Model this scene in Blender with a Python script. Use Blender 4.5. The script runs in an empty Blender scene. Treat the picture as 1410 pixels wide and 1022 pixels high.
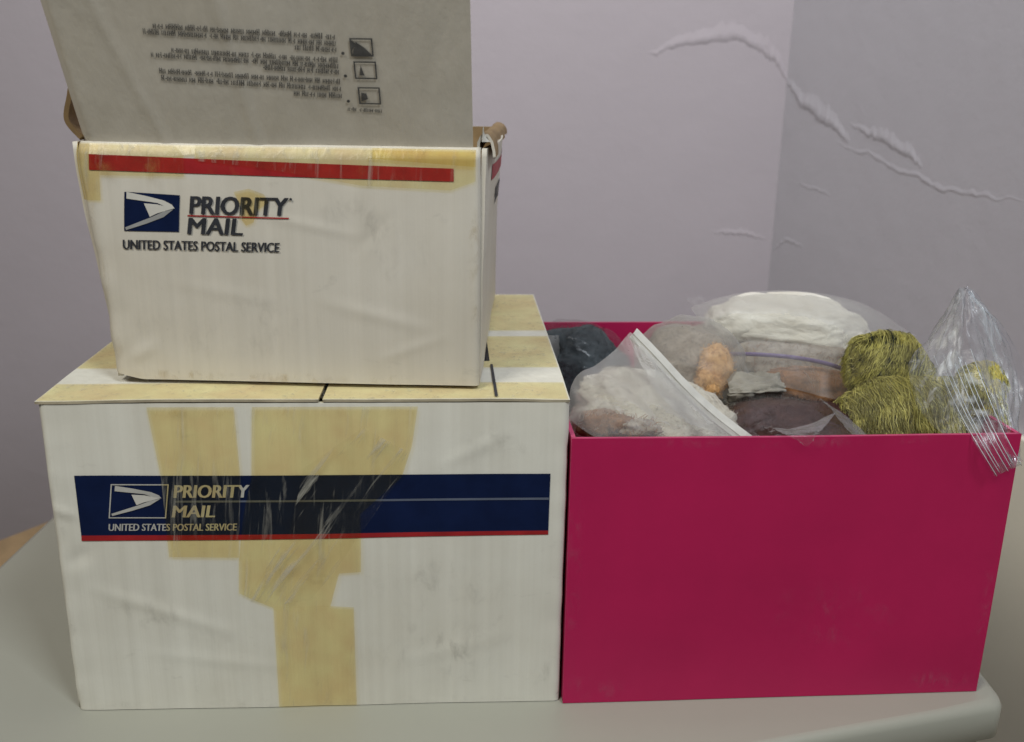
import bpy, bmesh, math, random
from mathutils import Vector, Matrix, noise

# ---------------------------------------------------------------- camera, world, lamps, exposure
scene = bpy.context.scene
COL = scene.collection
PITCH, ROLL, CAMH, FPX = 0.292, 0.0156, 0.3857, 1330.2
fw = Vector((0, math.cos(PITCH), -math.sin(PITCH)))
up0 = Vector((0, math.sin(PITCH), math.cos(PITCH)))
rt0 = Vector((1, 0, 0))
rt = rt0*math.cos(ROLL) + up0*math.sin(ROLL)
up = up0*math.cos(ROLL) - rt0*math.sin(ROLL)
cd = bpy.data.cameras.new('camera'); cam = bpy.data.objects.new('camera', cd); COL.objects.link(cam)
M = Matrix((rt, up, -fw)).transposed().to_4x4(); M.translation = Vector((0, 0, CAMH)); cam.matrix_world = M
cd.sensor_fit = 'HORIZONTAL'; cd.sensor_width = 36; cd.lens = FPX/1410*36
cd.clip_start = 0.02; cd.clip_end = 50
cd.dof.use_dof = True; cd.dof.focus_distance = 0.60; cd.dof.aperture_fstop = 9
scene.camera = cam

w = bpy.data.worlds.new('World'); scene.world = w; w.use_nodes = True
w.node_tree.nodes['Background'].inputs[0].default_value = (0.92, 0.95, 1.0, 1)
w.node_tree.nodes['Background'].inputs[1].default_value = 0.07

def area(name, loc, target, size, power, color, size_y=None):
    l = bpy.data.lights.new(name, 'AREA'); l.energy = power; l.color = color
    l.shape = 'RECTANGLE'; l.size = size; l.size_y = size_y or size
    o = bpy.data.objects.new(name, l); COL.objects.link(o); o.location = loc
    o.rotation_euler = (Vector(target)-Vector(loc)).to_track_quat('-Z', 'Y').to_euler()
    return o
area('room_light', (-0.80, -0.42, 1.75), (0.0, 0.6, 0.12), 0.6, 21, (1.0, 0.965, 0.88))
wf = area('wall_fill', (0.05, 0.85, 1.60), (0.05, 1.45, 0.62), 0.45, 2.6, (1.0, 0.97, 0.98)); wf.data.spread = math.radians(95)  # unseen fill lamp, added so the back wall brightens towards its top
area('window_light', (0.62, -0.40, 1.50), (0.0, 0.55, 0.1), 0.35, 15.0, (0.86, 0.93, 1.0))

vs = scene.view_settings
vs.view_transform = 'Standard'; vs.look = 'None'; vs.exposure = 0; vs.gamma = 1

# ---------------------------------------------------------------- helpers
def at(px, py, Y):
    """point at depth Y (metres along the room) seen at a pixel of the photograph"""
    d = fw + rt*((px-705)/FPX) - up*((py-511)/FPX)
    t = Y/d.y
    return Vector((0, 0, CAMH)) + d*t

def tag(o, label=None, cat=None, group=None, kind=None):
    if label: o['label'] = label
    if cat: o['category'] = cat
    if group: o['group'] = group
    if kind: o['kind'] = kind
    return o

def thing(name, label, cat, loc=(0, 0, 0), rz=0, group=None):
    o = bpy.data.objects.new(name, None); COL.objects.link(o); o.empty_display_size = 0.03
    o.location = loc; o.rotation_euler = (0, 0, rz)
    return tag(o, label, cat, group)

def mesh(name, V, F, mats, parent=None, smooth=False, mi=None, world=False):
    me = bpy.data.meshes.new(name)
    if world and parent is not None:
        inv = parent_inv(parent); V = [inv @ Vector(v) for v in V]
    me.from_pydata([tuple(v) for v in V], [], F)
    if not isinstance(mats, (list, tuple)): mats = [mats]
    for m in mats: me.materials.append(m)
    if mi: me.polygons.foreach_set('material_index', mi)
    if smooth: me.polygons.foreach_set('use_smooth', [True]*len(me.polygons))
    me.update()
    o = bpy.data.objects.new(name, me); COL.objects.link(o)
    if parent is not None: o.parent = parent
    return o

def parent_inv(p):
    # things are never nested in rotated parts, so the root's matrix is enough
    r = p
    while r.parent is not None: r = r.parent
    return (Matrix.Translation(r.location) @ Matrix.Rotation(r.rotation_euler.z, 4, 'Z')).inverted()

def sheet(name, fn, nu, nv, mats, parent, thick=0.0, smooth=True, world=False, autosmooth=True):
    """a panel: fn(a, b) is its outer face; thick > 0 gives an inner face and a rim"""
    P = [[Vector(fn(i/nu, j/nv)) for i in range(nu+1)] for j in range(nv+1)]
    V = [P[j][i] for j in range(nv+1) for i in range(nu+1)]
    F = []; mi = []
    k = lambda i, j: j*(nu+1)+i
    for j in range(nv):
        for i in range(nu):
            F.append((k(i, j), k(i+1, j), k(i+1, j+1), k(i, j+1))); mi.append(0)
    if thick > 0:
        n0 = len(V); inner = []
        for j in range(nv+1):
            for i in range(nu+1):
                a = P[j][min(i+1, nu)]-P[j][max(i-1, 0)]; b = P[min(j+1, nv)][i]-P[max(j-1, 0)][i]
                n = a.cross(b); n.normalize()
                inner.append(P[j][i]-n*thick)
        V += inner
        for j in range(nv):
            for i in range(nu):
                F.append((n0+k(i, j+1), n0+k(i+1, j+1), n0+k(i+1, j), n0+k(i, j))); mi.append(1)
        # rim with its own vertices so that the edge stays crisp
        ring = [(i, 0) for i in range(nu)]+[(nu, j) for j in range(nv)]+[(i, nv) for i in range(nu, 0, -1)]+[(0, j) for j in range(nv, 0, -1)]
        r0 = len(V)
        for (i, j) in ring: V.append(V[k(i, j)]); V.append(V[n0+k(i, j)])
        m = len(ring)
        for q in range(m):
            q2 = (q+1) % m
            F.append((r0+2*q, r0+2*q+1, r0+2*q2+1, r0+2*q2)); mi.append(min(2, len(mats)-1) if isinstance(mats, (list, tuple)) else 0)
        if not isinstance(mats, (list, tuple)): mi = [0]*len(F)
    else:
        mi = None
    return mesh(name, V, F, mats, parent, smooth, mi, world)

def decal(name, outlines, surf, mat, parent, eps=0.0005, step=0.005):
    """flat print or tape: 2-D outlines laid on a panel's surface function surf(u, v)"""
    bm = bmesh.new()
    for ol in outlines:
        bm.faces.new([bm.verts.new((x, y, 0)) for x, y in ol])
    if step:
        xs = [v.co.x for v in bm.verts]; ys = [v.co.y for v in bm.verts]
        for ax, lo, hi in ((0, min(xs), max(xs)), (1, min(ys), max(ys))):
            n = int((hi-lo)/step)
            for q in range(1, n+1):
                c = [0, 0, 0]; c[ax] = lo+(hi-lo)*q/(n+1); no = [0, 0, 0]; no[ax] = 1
                bmesh.ops.bisect_plane(bm, geom=bm.verts[:]+bm.edges[:]+bm.faces[:], plane_co=c, plane_no=no)
    return put(name, bm, surf, mat, parent, eps)

def put(name, bm, surf, mat, parent, eps):
    bmesh.ops.triangulate(bm, faces=bm.faces[:])
    e = 1e-3
    for v in bm.verts:
        u, q = v.co.x, v.co.y
        p = Vector(surf(u, q)); n = (Vector(surf(u+e, q))-Vector(surf(u-e, q))).cross(Vector(surf(u, q+e))-Vector(surf(u, q-e))); n.normalize()
        v.co = p+n*(eps+v.co.z)
    me = bpy.data.meshes.new(name); bm.to_mesh(me); bm.free(); me.materials.append(mat)
    o = bpy.data.objects.new(name, me); COL.objects.link(o); o.parent = parent
    return o

def text_bm(s, x0, y0, x1, y1, shear=0.22):
    """letters fitted in a rectangle"""
    cu = bpy.data.curves.new('letters', 'FONT'); cu.body = s; cu.shear = shear; cu.resolution_u = 3
    ob = bpy.data.objects.new('letters', cu); COL.objects.link(ob)
    dg = bpy.context.evaluated_depsgraph_get()
    me = bpy.data.meshes.new_from_object(ob.evaluated_get(dg))
    bpy.data.objects.remove(ob); bpy.data.curves.remove(cu)
    bm = bmesh.new(); bm.from_mesh(me); bpy.data.meshes.remove(me)
    xs = [v.co.x for v in bm.verts]; ys = [v.co.y for v in bm.verts]
    ax, bx, ay, by = min(xs), max(xs), min(ys), max(ys)
    for v in bm.verts:
        v.co.x = x0+(v.co.x-ax)/(bx-ax)*(x1-x0); v.co.y = y0+(v.co.y-ay)/(by-ay)*(y1-y0); v.co.z = 0
    bmesh.ops.recalc_face_normals(bm, faces=bm.faces[:])
    return bm

def lettering(name, s, rect, surf, mat, parent, shear=0.22, bold=0.02, eps=0.0006):
    bm = bmesh.new(); k = 0
    for dx in (-bold, 0.0, bold):              # heavier strokes: three impressions side by side
        b1 = text_bm(s, rect[0]+dx*(rect[3]-rect[1]), rect[1], rect[2]+dx*(rect[3]-rect[1]), rect[3], shear)
        me = bpy.data.meshes.new('tmp'); b1.to_mesh(me); b1.free(); n0 = len(bm.verts); bm.from_mesh(me); bpy.data.meshes.remove(me)
        bm.verts.ensure_lookup_table()
        for v in bm.verts[n0:]: v.co.z = k*0.00003
        k += 1
    return put(name, bm, surf, mat, parent, eps)

def rect(x0, y0, x1, y1): return [(x0, y0), (x1, y0), (x1, y1), (x0, y1)]

def nz(x, y, z=0.0): return noise.noise((x, y, z))
def fbm(p, o=4): return noise.fractal(p, 1.0, 2.0, o)
def smooth(a, b, x):
    t = min(1, max(0, (x-a)/(b-a))); return t*t*(3-2*t)
def crease(u, v, p, q, amp, wid):
    ax, ay = p; bx, by = q; dx, dy = bx-ax, by-ay; L2 = dx*dx+dy*dy
    t = max(0, min(1, ((u-ax)*dx+(v-ay)*dy)/L2)); d = math.hypot(u-ax-t*dx, v-ay-t*dy)
    return amp*math.exp(-(d/wid)**2)*math.sin(math.pi*(0.1+0.8*t))

def cr(p0, p1, p2, p3, t):
    return 0.5*((2*p1)+(p2-p0)*t+(2*p0-5*p1+4*p2-p3)*t*t+(3*p1-p0-3*p2+p3)*t*t*t)
def spl(P, t):
    x = t*(len(P)-1); k = min(int(x), len(P)-2); g = lambda i: P[max(0, min(len(P)-1, i))]
    return cr(g(k-1), g(k), g(k+1), g(k+2), x-k)

# ---------------------------------------------------------------- materials
def newmat(name):
    m = bpy.data.materials.new(name); m.use_nodes = True
    nt = m.node_tree; b = nt.nodes['Principled BSDF']
    return m, nt, b
def N(nt, t, **kw):
    n = nt.nodes.new(t)
    for k, v in kw.items(): setattr(n, k, v)
    return n
def ramp(nt, src, stops):
    r = N(nt, 'ShaderNodeValToRGB'); e = r.color_ramp.elements
    while len(e) < len(stops): e.new(0.5)
    for i, (p, c) in enumerate(stops):
        e[i].position = p; e[i].color = c if len(c) == 4 else (*c, 1)
    nt.links.new(src, r.inputs[0]); return r.outputs[0]
def mix(nt, fac, a, b, mode='MIX'):
    m = N(nt, 'ShaderNodeMix', data_type='RGBA', blend_type=mode)
    for s, v in ((0, fac), (6, a), (7, b)):
        if hasattr(v, 'links') or hasattr(v, 'is_linked'): nt.links.new(v, m.inputs[s])
        else: m.inputs[s].default_value = v if s == 0 else (*v, 1)
    return m.outputs[2]
def coords(nt, scale=(1, 1, 1), rot=(0, 0, 0), loc=(0, 0, 0), first=False):
    tc = N(nt, 'ShaderNodeTexCoord'); mp = N(nt, 'ShaderNodeMapping')
    nt.links.new(tc.outputs['Object'], mp.inputs[0])
    if first: mp.vector_type = 'TEXTURE'; scale = tuple(1/x for x in scale)
    mp.inputs['Scale'].default_value = scale; mp.inputs['Rotation'].default_value = rot; mp.inputs['Location'].default_value = loc
    return mp.outputs[0]
def ntex(nt, vec, scale, detail=4, rough=0.55, dist=0.0):
    n = N(nt, 'ShaderNodeTexNoise'); n.inputs['Scale'].default_value = scale; n.inputs['Detail'].default_value = detail
    n.inputs['Roughness'].default_value = rough; n.inputs['Distortion'].default_value = dist
    nt.links.new(vec, n.inputs['Vector']); return n.outputs[0]
def bump(nt, b, h, strength, dist):
    n = N(nt, 'ShaderNodeBump'); n.inputs['Strength'].default_value = strength; n.inputs['Distance'].default_value = dist
    nt.links.new(h, n.inputs['Height']); nt.links.new(n.outputs[0], b.inputs['Normal']); return n
def addv(nt, a, b, op='ADD'):
    m = N(nt, 'ShaderNodeMath', operation=op)
    for i, v in ((0, a), (1, b)):
        if hasattr(v, 'is_linked'): nt.links.new(v, m.inputs[i])
        else: m.inputs[i].default_value = v
    return m.outputs[0]

def cardboard(name, base=(0.75, 0.735, 0.645), dirt=(0.56, 0.50, 0.38), seed=0.0):
    m, nt, b = newmat(name)
    c = coords(nt, loc=(seed, seed*1.7, 0))
    big = ramp(nt, ntex(nt, c, 9, 5, 0.6), [(0.35, (0, 0, 0)), (0.75, (1, 1, 1))])
    col = mix(nt, 0.0, base, dirt)
    col = mix(nt, addv(nt, big, 0.38, 'MULTIPLY'), base, dirt)
    # faint flutes showing through the liner
    st = ntex(nt, coords(nt, (1, 1, 0.012), loc=(seed, 0, 0)), 150, 3, 0.6)
    st2 = ntex(nt, coords(nt, (1, 1, 0.02), loc=(seed, 3, 0)), 48, 2, 0.5)
    sm = addv(nt, ramp(nt, st, [(0.35, (0, 0, 0)), (0.65, (1, 1, 1))]), ramp(nt, st2, [(0.35, (0, 0, 0)), (0.65, (1, 1, 1))]))
    col = mix(nt, addv(nt, sm, 0.115, 'MULTIPLY'), col, (0.36, 0.335, 0.27))
    # scuffs: sparse darker smudges
    sc = ramp(nt, ntex(nt, coords(nt, (1, 1, 2.2), (0, 0.5, 0), (seed, 5, 1)), 28, 6, 0.7, 0.4), [(0.62, (0, 0, 0)), (0.80, (1, 1, 1))])
    col = mix(nt, addv(nt, sc, 0.34, 'MULTIPLY'), col, (0.25, 0.23, 0.19))
    sp = ramp(nt, ntex(nt, c, 420, 2, 0.5), [(0.70, (0, 0, 0)), (0.82, (1, 1, 1))])
    col = mix(nt, addv(nt, sp, 0.18, 'MULTIPLY'), col, (0.3, 0.27, 0.2))
    nt.links.new(col, b.inputs['Base Color']); b.inputs['Roughness'].default_value = 0.62
    b.inputs['Specular IOR Level'].default_value = 0.3
    h = addv(nt, addv(nt, sm, 0.6, 'MULTIPLY'), addv(nt, ntex(nt, c, 90, 5, 0.65), 0.7, 'MULTIPLY'))
    bump(nt, b, h, 0.28, 0.0006)
    return m

def plain(name, base, rough=0.6, var=0.25, scale=30, bmp=0.2, bdist=0.001, spec=0.35, dark=None):
    m, nt, b = newmat(name)
    c = coords(nt)
    n = ntex(nt, c, scale, 5, 0.6)
    d = dark or tuple(x*(1-var) for x in base)
    col = mix(nt, ramp(nt, n, [(0.3, (0, 0, 0)), (0.7, (1, 1, 1))]), d, base)
    nt.links.new(col, b.inputs['Base Color']); b.inputs['Roughness'].default_value = rough
    b.inputs['Specular IOR Level'].default_value = spec
    if bmp: bump(nt, b, n, bmp, bdist)
    return m

def tape_mat(name, tint, haze=0.10, st=0.30, ang=0.10):
    """clear packing tape gone yellow: a tinted film, a little gloss, pale wrinkle streaks"""
    m, nt, b = newmat(name); nt.nodes.remove(b); out = nt.nodes['Material Output']
    c = coords(nt)
    tr = N(nt, 'ShaderNodeBsdfTransparent')
    blot = ramp(nt, ntex(nt, c, 45, 4, 0.65), [(0.3, (0, 0, 0)), (0.7, (1, 1, 1))])
    tcol = mix(nt, blot, tint, tuple(min(1, t*1.13) for t in tint))
    nt.links.new(tcol, tr.inputs[0])
    df = N(nt, 'ShaderNodeBsdfDiffuse'); df.inputs[0].default_value = (0.55, 0.53, 0.45, 1)
    gl = N(nt, 'ShaderNodeBsdfGlossy'); gl.inputs['Roughness'].default_value = 0.28
    s = ntex(nt, coords(nt, (1, 1, 0.09), (0, ang, 0), first=True), 230, 3, 0.6, 0.5)
    msk = ntex(nt, coords(nt, (1, 1, 0.6)), 30, 2)
    streak = addv(nt, ramp(nt, s, [(0.56, (0, 0, 0)), (0.70, (1, 1, 1))]), ramp(nt, msk, [(0.36, (0, 0, 0)), (0.56, (1, 1, 1))]), 'MULTIPLY')
    m1 = N(nt, 'ShaderNodeMixShader'); nt.links.new(addv(nt, addv(nt, streak, st, 'MULTIPLY'), haze), m1.inputs[0])
    nt.links.new(tr.outputs[0], m1.inputs[1]); nt.links.new(df.outputs[0], m1.inputs[2])
    m2 = N(nt, 'ShaderNodeMixShader'); m2.inputs[0].default_value = 0.03
    nt.links.new(m1.outputs[0], m2.inputs[1]); nt.links.new(gl.outputs[0], m2.inputs[2])
    bp = N(nt, 'ShaderNodeBump'); bp.inputs['Strength'].default_value = 0.5; bp.inputs['Distance'].default_value = 0.0006
    nt.links.new(s, bp.inputs['Height']); nt.links.new(bp.outputs[0], gl.inputs['Normal']); nt.links.new(bp.outputs[0], df.inputs['Normal'])
    nt.links.new(m2.outputs[0], out.inputs[0])
    return m

def smudge_mat(name, col, amount):
    m, nt, b = newmat(name); nt.nodes.remove(b); out = nt.nodes['Material Output']
    tr = N(nt, 'ShaderNodeBsdfTransparent'); df = N(nt, 'ShaderNodeBsdfDiffuse'); df.inputs[0].default_value = (*col, 1)
    n = ntex(nt, coords(nt, (1, 1, 0.5), (0, 0.6, 0)), 130, 6, 0.75, 0.6); n2 = ntex(nt, coords(nt), 35, 3)
    f = addv(nt, ramp(nt, n, [(0.48, (0, 0, 0)), (0.75, (1, 1, 1))]), ramp(nt, n2, [(0.40, (0, 0, 0)), (0.65, (1, 1, 1))]), 'MULTIPLY')
    fa = N(nt, 'ShaderNodeAttribute', attribute_name='fade')
    f = addv(nt, f, fa.outputs['Fac'], 'MULTIPLY')
    mx = N(nt, 'ShaderNodeMixShader'); nt.links.new(addv(nt, f, amount, 'MULTIPLY'), mx.inputs[0])
    nt.links.new(tr.outputs[0], mx.inputs[1]); nt.links.new(df.outputs[0], mx.inputs[2]); nt.links.new(mx.outputs[0], out.inputs[0])
    return m

def film_mat(name, haze=0.10, tint=(0.97, 0.97, 0.97), edge=0.55, rough=0.12, fog=(0.8, 0.8, 0.78), gloss=0.4, bmp=0.6, streak=0.0, ang=0.0):
    """thin clear polythene"""
    m, nt, b = newmat(name); nt.nodes.remove(b); out = nt.nodes['Material Output']
    c = coords(nt)
    tr = N(nt, 'ShaderNodeBsdfTransparent'); tr.inputs[0].default_value = (*tint, 1)
    df = N(nt, 'ShaderNodeBsdfDiffuse'); df.inputs[0].default_value = (*fog, 1)
    tl = N(nt, 'ShaderNodeBsdfTranslucent'); tl.inputs[0].default_value = (*fog, 1)
    gl = N(nt, 'ShaderNodeBsdfGlossy'); gl.inputs['Roughness'].default_value = rough
    lw = N(nt, 'ShaderNodeLayerWeight'); lw.inputs[0].default_value = 0.35
    wr = ntex(nt, c, 55, 5, 0.6, 0.8)
    bp = N(nt, 'ShaderNodeBump'); bp.inputs['Strength'].default_value = bmp; bp.inputs['Distance'].default_value = 0.003
    nt.links.new(wr, bp.inputs['Height'])
    for n in (gl, lw): nt.links.new(bp.outputs[0], n.inputs['Normal'])
    fogs = N(nt, 'ShaderNodeMixShader'); fogs.inputs[0].default_value = 0.5
    nt.links.new(df.outputs[0], fogs.inputs[1]); nt.links.new(tl.outputs[0], fogs.inputs[2])
    f = addv(nt, addv(nt, lw.outputs['Facing'], edge*0.5, 'MULTIPLY'), haze)
    if streak:
        sv = ntex(nt, coords(nt, (1, 1, 0.14), (0, ang, 0), first=True), 130, 4, 0.6, 0.5)
        fa = N(nt, 'ShaderNodeAttribute', attribute_name='fade')
        f = addv(nt, f, addv(nt, ramp(nt, sv, [(0.48, (0, 0, 0)), (0.72, (1, 1, 1))]), streak, 'MULTIPLY'))
        f = addv(nt, f, fa.outputs['Fac'], 'MULTIPLY')
    m1 = N(nt, 'ShaderNodeMixShader'); nt.links.new(f, m1.inputs[0])
    nt.links.new(tr.outputs[0], m1.inputs[1]); nt.links.new(fogs.outputs[0], m1.inputs[2])
    m2 = N(nt, 'ShaderNodeMixShader'); nt.links.new(addv(nt, addv(nt, lw.outputs['Fresnel'], gloss, 'MULTIPLY'), 0.01), m2.inputs[0])
    nt.links.new(m1.outputs[0], m2.inputs[1]); nt.links.new(gl.outputs[0], m2.inputs[2])
    nt.links.new(m2.outputs[0], out.inputs[0])
    return m

MT = {}
MT['card_low'] = cardboard('white_cardboard', seed=0.0)
MT['card_up'] = cardboard('worn_white_cardboard', (0.655, 0.615, 0.53), (0.48, 0.41, 0.29), seed=4.3)
MT['kraft'] = plain('kraft_cardboard', (0.30, 0.20, 0.095), 0.75, 0.3, 60)
MT['tape'] = tape_mat('yellowed_tape', (0.945, 0.842, 0.62), 0.004)
MT['tape_pale'] = tape_mat('yellowed_tape_pale', (0.945, 0.86, 0.68), 0.01)
MT['tape_clear'] = tape_mat('clear_tape', (0.992, 0.982, 0.945), 0.0, 0.60, 0.60)
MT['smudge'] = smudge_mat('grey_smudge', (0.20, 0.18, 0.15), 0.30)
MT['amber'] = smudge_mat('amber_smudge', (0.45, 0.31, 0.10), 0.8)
MT['lid_edge'] = plain('worn_board_edge', (0.46, 0.40, 0.28), 0.8, 0.4, 60)
MT['navy'] = plain('navy_print', (0.006, 0.014, 0.055), 0.5, 0.35, 40, 0.15, spec=0.12)
MT['red'] = plain('red_print', (0.40, 0.018, 0.022), 0.5, 0.35, 55, 0.2)
MT['silver'] = plain('silver_print', (0.50, 0.49, 0.45), 0.5, 0.25, 60)
MT['greyline'] = plain('grey_print', (0.12, 0.14, 0.19), 0.5, 0.2, 60)
MT['ink'] = plain('black_print', (0.035, 0.037, 0.045), 0.55, 0.4, 120)
MT['inkgrey'] = plain('faded_black_print', (0.11, 0.108, 0.104), 0.6, 0.45, 260)
MT['paper'] = plain('white_print', (0.62, 0.60, 0.54), 0.6, 0.15, 60)
MT['papergrey'] = plain('pale_grey_print', (0.34, 0.34, 0.33), 0.6, 0.3, 60)
MT['pink'] = plain('magenta_paperboard', (0.48, 0.011, 0.088), 0.5, 0.16, 9, 0.10, 0.0006)
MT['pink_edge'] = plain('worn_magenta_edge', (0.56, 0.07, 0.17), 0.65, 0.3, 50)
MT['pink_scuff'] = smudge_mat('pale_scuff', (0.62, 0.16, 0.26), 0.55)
MT['wall'] = plain('lilac_wall_paint', (0.445, 0.405, 0.435), 0.7, 0.04, 5, 0.0)
MT['wall2'] = plain('grey_wall_paint', (0.50, 0.485, 0.525), 0.7, 0.04, 5, 0.0)
MT['table'] = plain('cream_plastic', (0.36, 0.358, 0.30), 0.32, 0.05, 8, 0.1, 0.0004, 0.4)
MT['cream'] = plain('cream_paint', (0.80, 0.77, 0.65), 0.55, 0.05, 6, 0.05)
MT['wood'] = plain('tan_wood', (0.50, 0.35, 0.19), 0.5, 0.3, 25, 0.15)
MT['floor'] = plain('brown_floor', (0.34, 0.28, 0.2), 0.6, 0.25, 6, 0.1)
for k in ('wall', 'wall2'):
    nt = MT[k].node_tree; b = nt.nodes['Principled BSDF']
    c = coords(nt); h = addv(nt, ntex(nt, c, 14, 4, 0.6), addv(nt, ntex(nt, c, 160, 3), 0.12, 'MULTIPLY'))
    bump(nt, b, h, 0.35, 0.004)
MT['film'] = film_mat('clear_film', 0.04, edge=0.3, rough=0.25, gloss=0.3)
MT['film_hazy'] = film_mat('hazy_film', 0.19, (0.96, 0.96, 0.94), 0.35, 0.42, gloss=0.22, bmp=0.35)
MT['film_milky'] = film_mat('milky_film', 0.14, (0.97, 0.98, 0.99), 0.4, 0.3, (0.88, 0.90, 0.92), streak=0.95, ang=0.35, bmp=0.25)
MT['film_thin'] = film_mat('thin_film', 0.005, edge=0.05, rough=0.22, gloss=0.13, bmp=0.4)
MT['film_clean'] = film_mat('crisp_film', 0.05, (0.97, 0.98, 1.0), 0.5, 0.26, (0.82, 0.87, 0.92), streak=0.8, ang=-0.25, bmp=0.3)
MT['zip'] = plain('white_zip_strip', (0.56, 0.555, 0.52), 0.35, 0.2, 80, 0.1)
MT['zip_rib'] = plain('clear_zip_rib', (0.62, 0.67, 0.70), 0.2, 0.05, 80, 0.0, spec=0.7)
MT['purple'] = plain('purple_zip', (0.18, 0.12, 0.28), 0.4, 0.15, 60)
def fibre(name, base, dark, scale=90, st=(1, 1, 1), sheen=0.2, bm_=0.8):
    m, nt, b = newmat(name)
    c = coords(nt, st)
    n = ntex(nt, c, scale, 6, 0.7, 0.6); n2 = ntex(nt, coords(nt), 18, 4, 0.6)
    col = mix(nt, ramp(nt, addv(nt, addv(nt, n, 0.6, 'MULTIPLY'), addv(nt, n2, 0.4, 'MULTIPLY')), [(0.35, (0, 0, 0)), (0.62, (1, 1, 1))]), dark, base)
    nt.links.new(col, b.inputs['Base Color']); b.inputs['Roughness'].default_value = 0.9
    b.inputs['Specular IOR Level'].default_value = 0.15
    b.inputs['Sheen Weight'].default_value = sheen
    bump(nt, b, n, bm_, 0.003); return m
MT['cream_wool'] = fibre('cream_wool', (0.66, 0.63, 0.54), (0.42, 0.38, 0.31))
MT['white_wool'] = fibre('white_batting', (0.88, 0.86, 0.78), (0.72, 0.68, 0.58), 60, (1, 1, 3))
MT['charcoal'] = fibre('charcoal_fleece', (0.095, 0.112, 0.122), (0.022, 0.026, 0.030), 40, sheen=0.03)
MT['taupe'] = fibre('taupe_wool', (0.42, 0.37, 0.31), (0.22, 0.18, 0.145))
MT['orange'] = fibre('orange_wool', (0.74, 0.46, 0.22), (0.58, 0.34, 0.14), 160, bm_=0.25)
MT['rust'] = fibre('rust_wool', (0.36, 0.18, 0.085), (0.14, 0.065, 0.03), 70)
MT['brown'] = fibre('dark_brown_wool', (0.075, 0.032, 0.026), (0.025, 0.010, 0.009), 60, sheen=0.0)
MT['greyfab'] = fibre('grey_fabric', (0.36, 0.34, 0.29), (0.20, 0.185, 0.155), 50)
MT['olive'] = plain('olive_yarn', (0.64, 0.585, 0.17), 0.5, 0.35, 70, 0, spec=0.6)
MT['olive_dark'] = plain('dark_olive_yarn', (0.33, 0.30, 0.09), 0.5, 0.45, 70, 0)
MT['black_yarn'] = plain('black_green_yarn', (0.018, 0.028, 0.022), 0.5, 0.4, 70, 0)
MT['yellow_yarn'] = plain('yellow_yarn', (0.74, 0.63, 0.14), 0.5, 0.3, 70, 0, spec=0.6)

# ---------------------------------------------------------------- the setting
WY, WX = 1.45, 0.388            # back wall, inside corner
FLOOR = -0.72
def ridge(bld, pts, n, wid, height, seed):
    """a blister or tear of the paint: a lip standing off the wall; bld maps (along, up, off) to the room"""
    V, F = [], []; m = 8
    for i in range(n+1):
        t = i/n*(len(pts)-1); k = min(int(t), len(pts)-2); f = t-k; f2 = f*f*(3-2*f)
        x = pts[k][0]*(1-f)+pts[k+1][0]*f; z = pts[k][1]*(1-f2)+pts[k+1][1]*f2
        z += 0.004*nz(i*0.35, seed)+0.002*nz(i*1.1, seed+3)
        e = math.sin(math.pi*min(1, max(0, i/n)))**0.5
        ww = 1.5*wid*(0.55+0.7*abs(nz(i*0.22, seed+9)))*e+0.0005; hh = 0.60*height*e*(0.7+0.5*nz(i*0.6, seed+5))
        for j in range(m+1):
            s = j/m                     # 0 = lower lip, 1 = upper feather edge
            off = hh*(smooth(0, 0.22, s) if s < 0.22 else smooth(1.0, 0.1, s)**1.2)
            V.append(bld(x, z+(s-0.2)*ww, max(off, -0.001)-0.0004))
    for i in range(n):
        for j in range(m):
            a = i*(m+1)+j; F.append((a, a+m+1, a+m+2, a+1))
    return V, F

def slab(name, x0, x1, y0, y1, z0, z1, mat, parent=None, bev=0.0):
    bm = bmesh.new(); bmesh.ops.create_cube(bm, size=1)
    for v in bm.verts:
        v.co = Vector((x0+(v.co.x+0.5)*(x1-x0), y0+(v.co.y+0.5)*(y1-y0), z0+(v.co.z+0.5)*(z1-z0)))
    if bev: bmesh.ops.bevel(bm, geom=bm.edges[:], offset=bev, segments=3, affect='EDGES', profile=0.5)
    me = bpy.data.meshes.new(name); bm.to_mesh(me); bm.free(); me.materials.append(mat)
    o = bpy.data.objects.new(name, me); COL.objects.link(o); o.parent = parent
    return o

floor = tag(slab('floor', -2.2, 1.6, -1.6, 1.6, FLOOR-0.05, FLOOR, MT['floor']), kind='structure')
wall_b = tag(slab('wall_back', -2.2, WX+0.1, WY, WY+0.1, FLOOR, 1.9, MT['wall']), kind='structure')
# side wall: runs from the corner towards the viewer, opening slightly
SY = 0.34
wr = tag(slab('wall_right', 0, 0.1, -1.35, 0.0, 0, 1.9-FLOOR, MT['wall2']), kind='structure')
wr.location = (WX, WY, FLOOR); wr.rotation_euler = (0, 0, SY)
def at_right(px, py):
    """(distance along the side wall from the corner, height) of a pixel"""
    d = fw + rt*((px-705)/FPX) - up*((py-511)/FPX); n = Vector((math.cos(SY), math.sin(SY), 0))
    t = n.dot(Vector((WX, WY, 0))-Vector((0, 0, CAMH)))/n.dot(d); p = Vector((0, 0, CAMH))+d*t
    return ((Vector((WX, WY, 0))-p).dot(Vector((-math.sin(SY), math.cos(SY), 0))), p.z)
def back_bld(x, z, o): return (x, WY-o, z)
def right_bld(s, z, o): return (-o, -s, z-FLOOR)
def bw(pts): return [((q := at(a, b, WY)).x, q.z) for a, b in pts]
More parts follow.
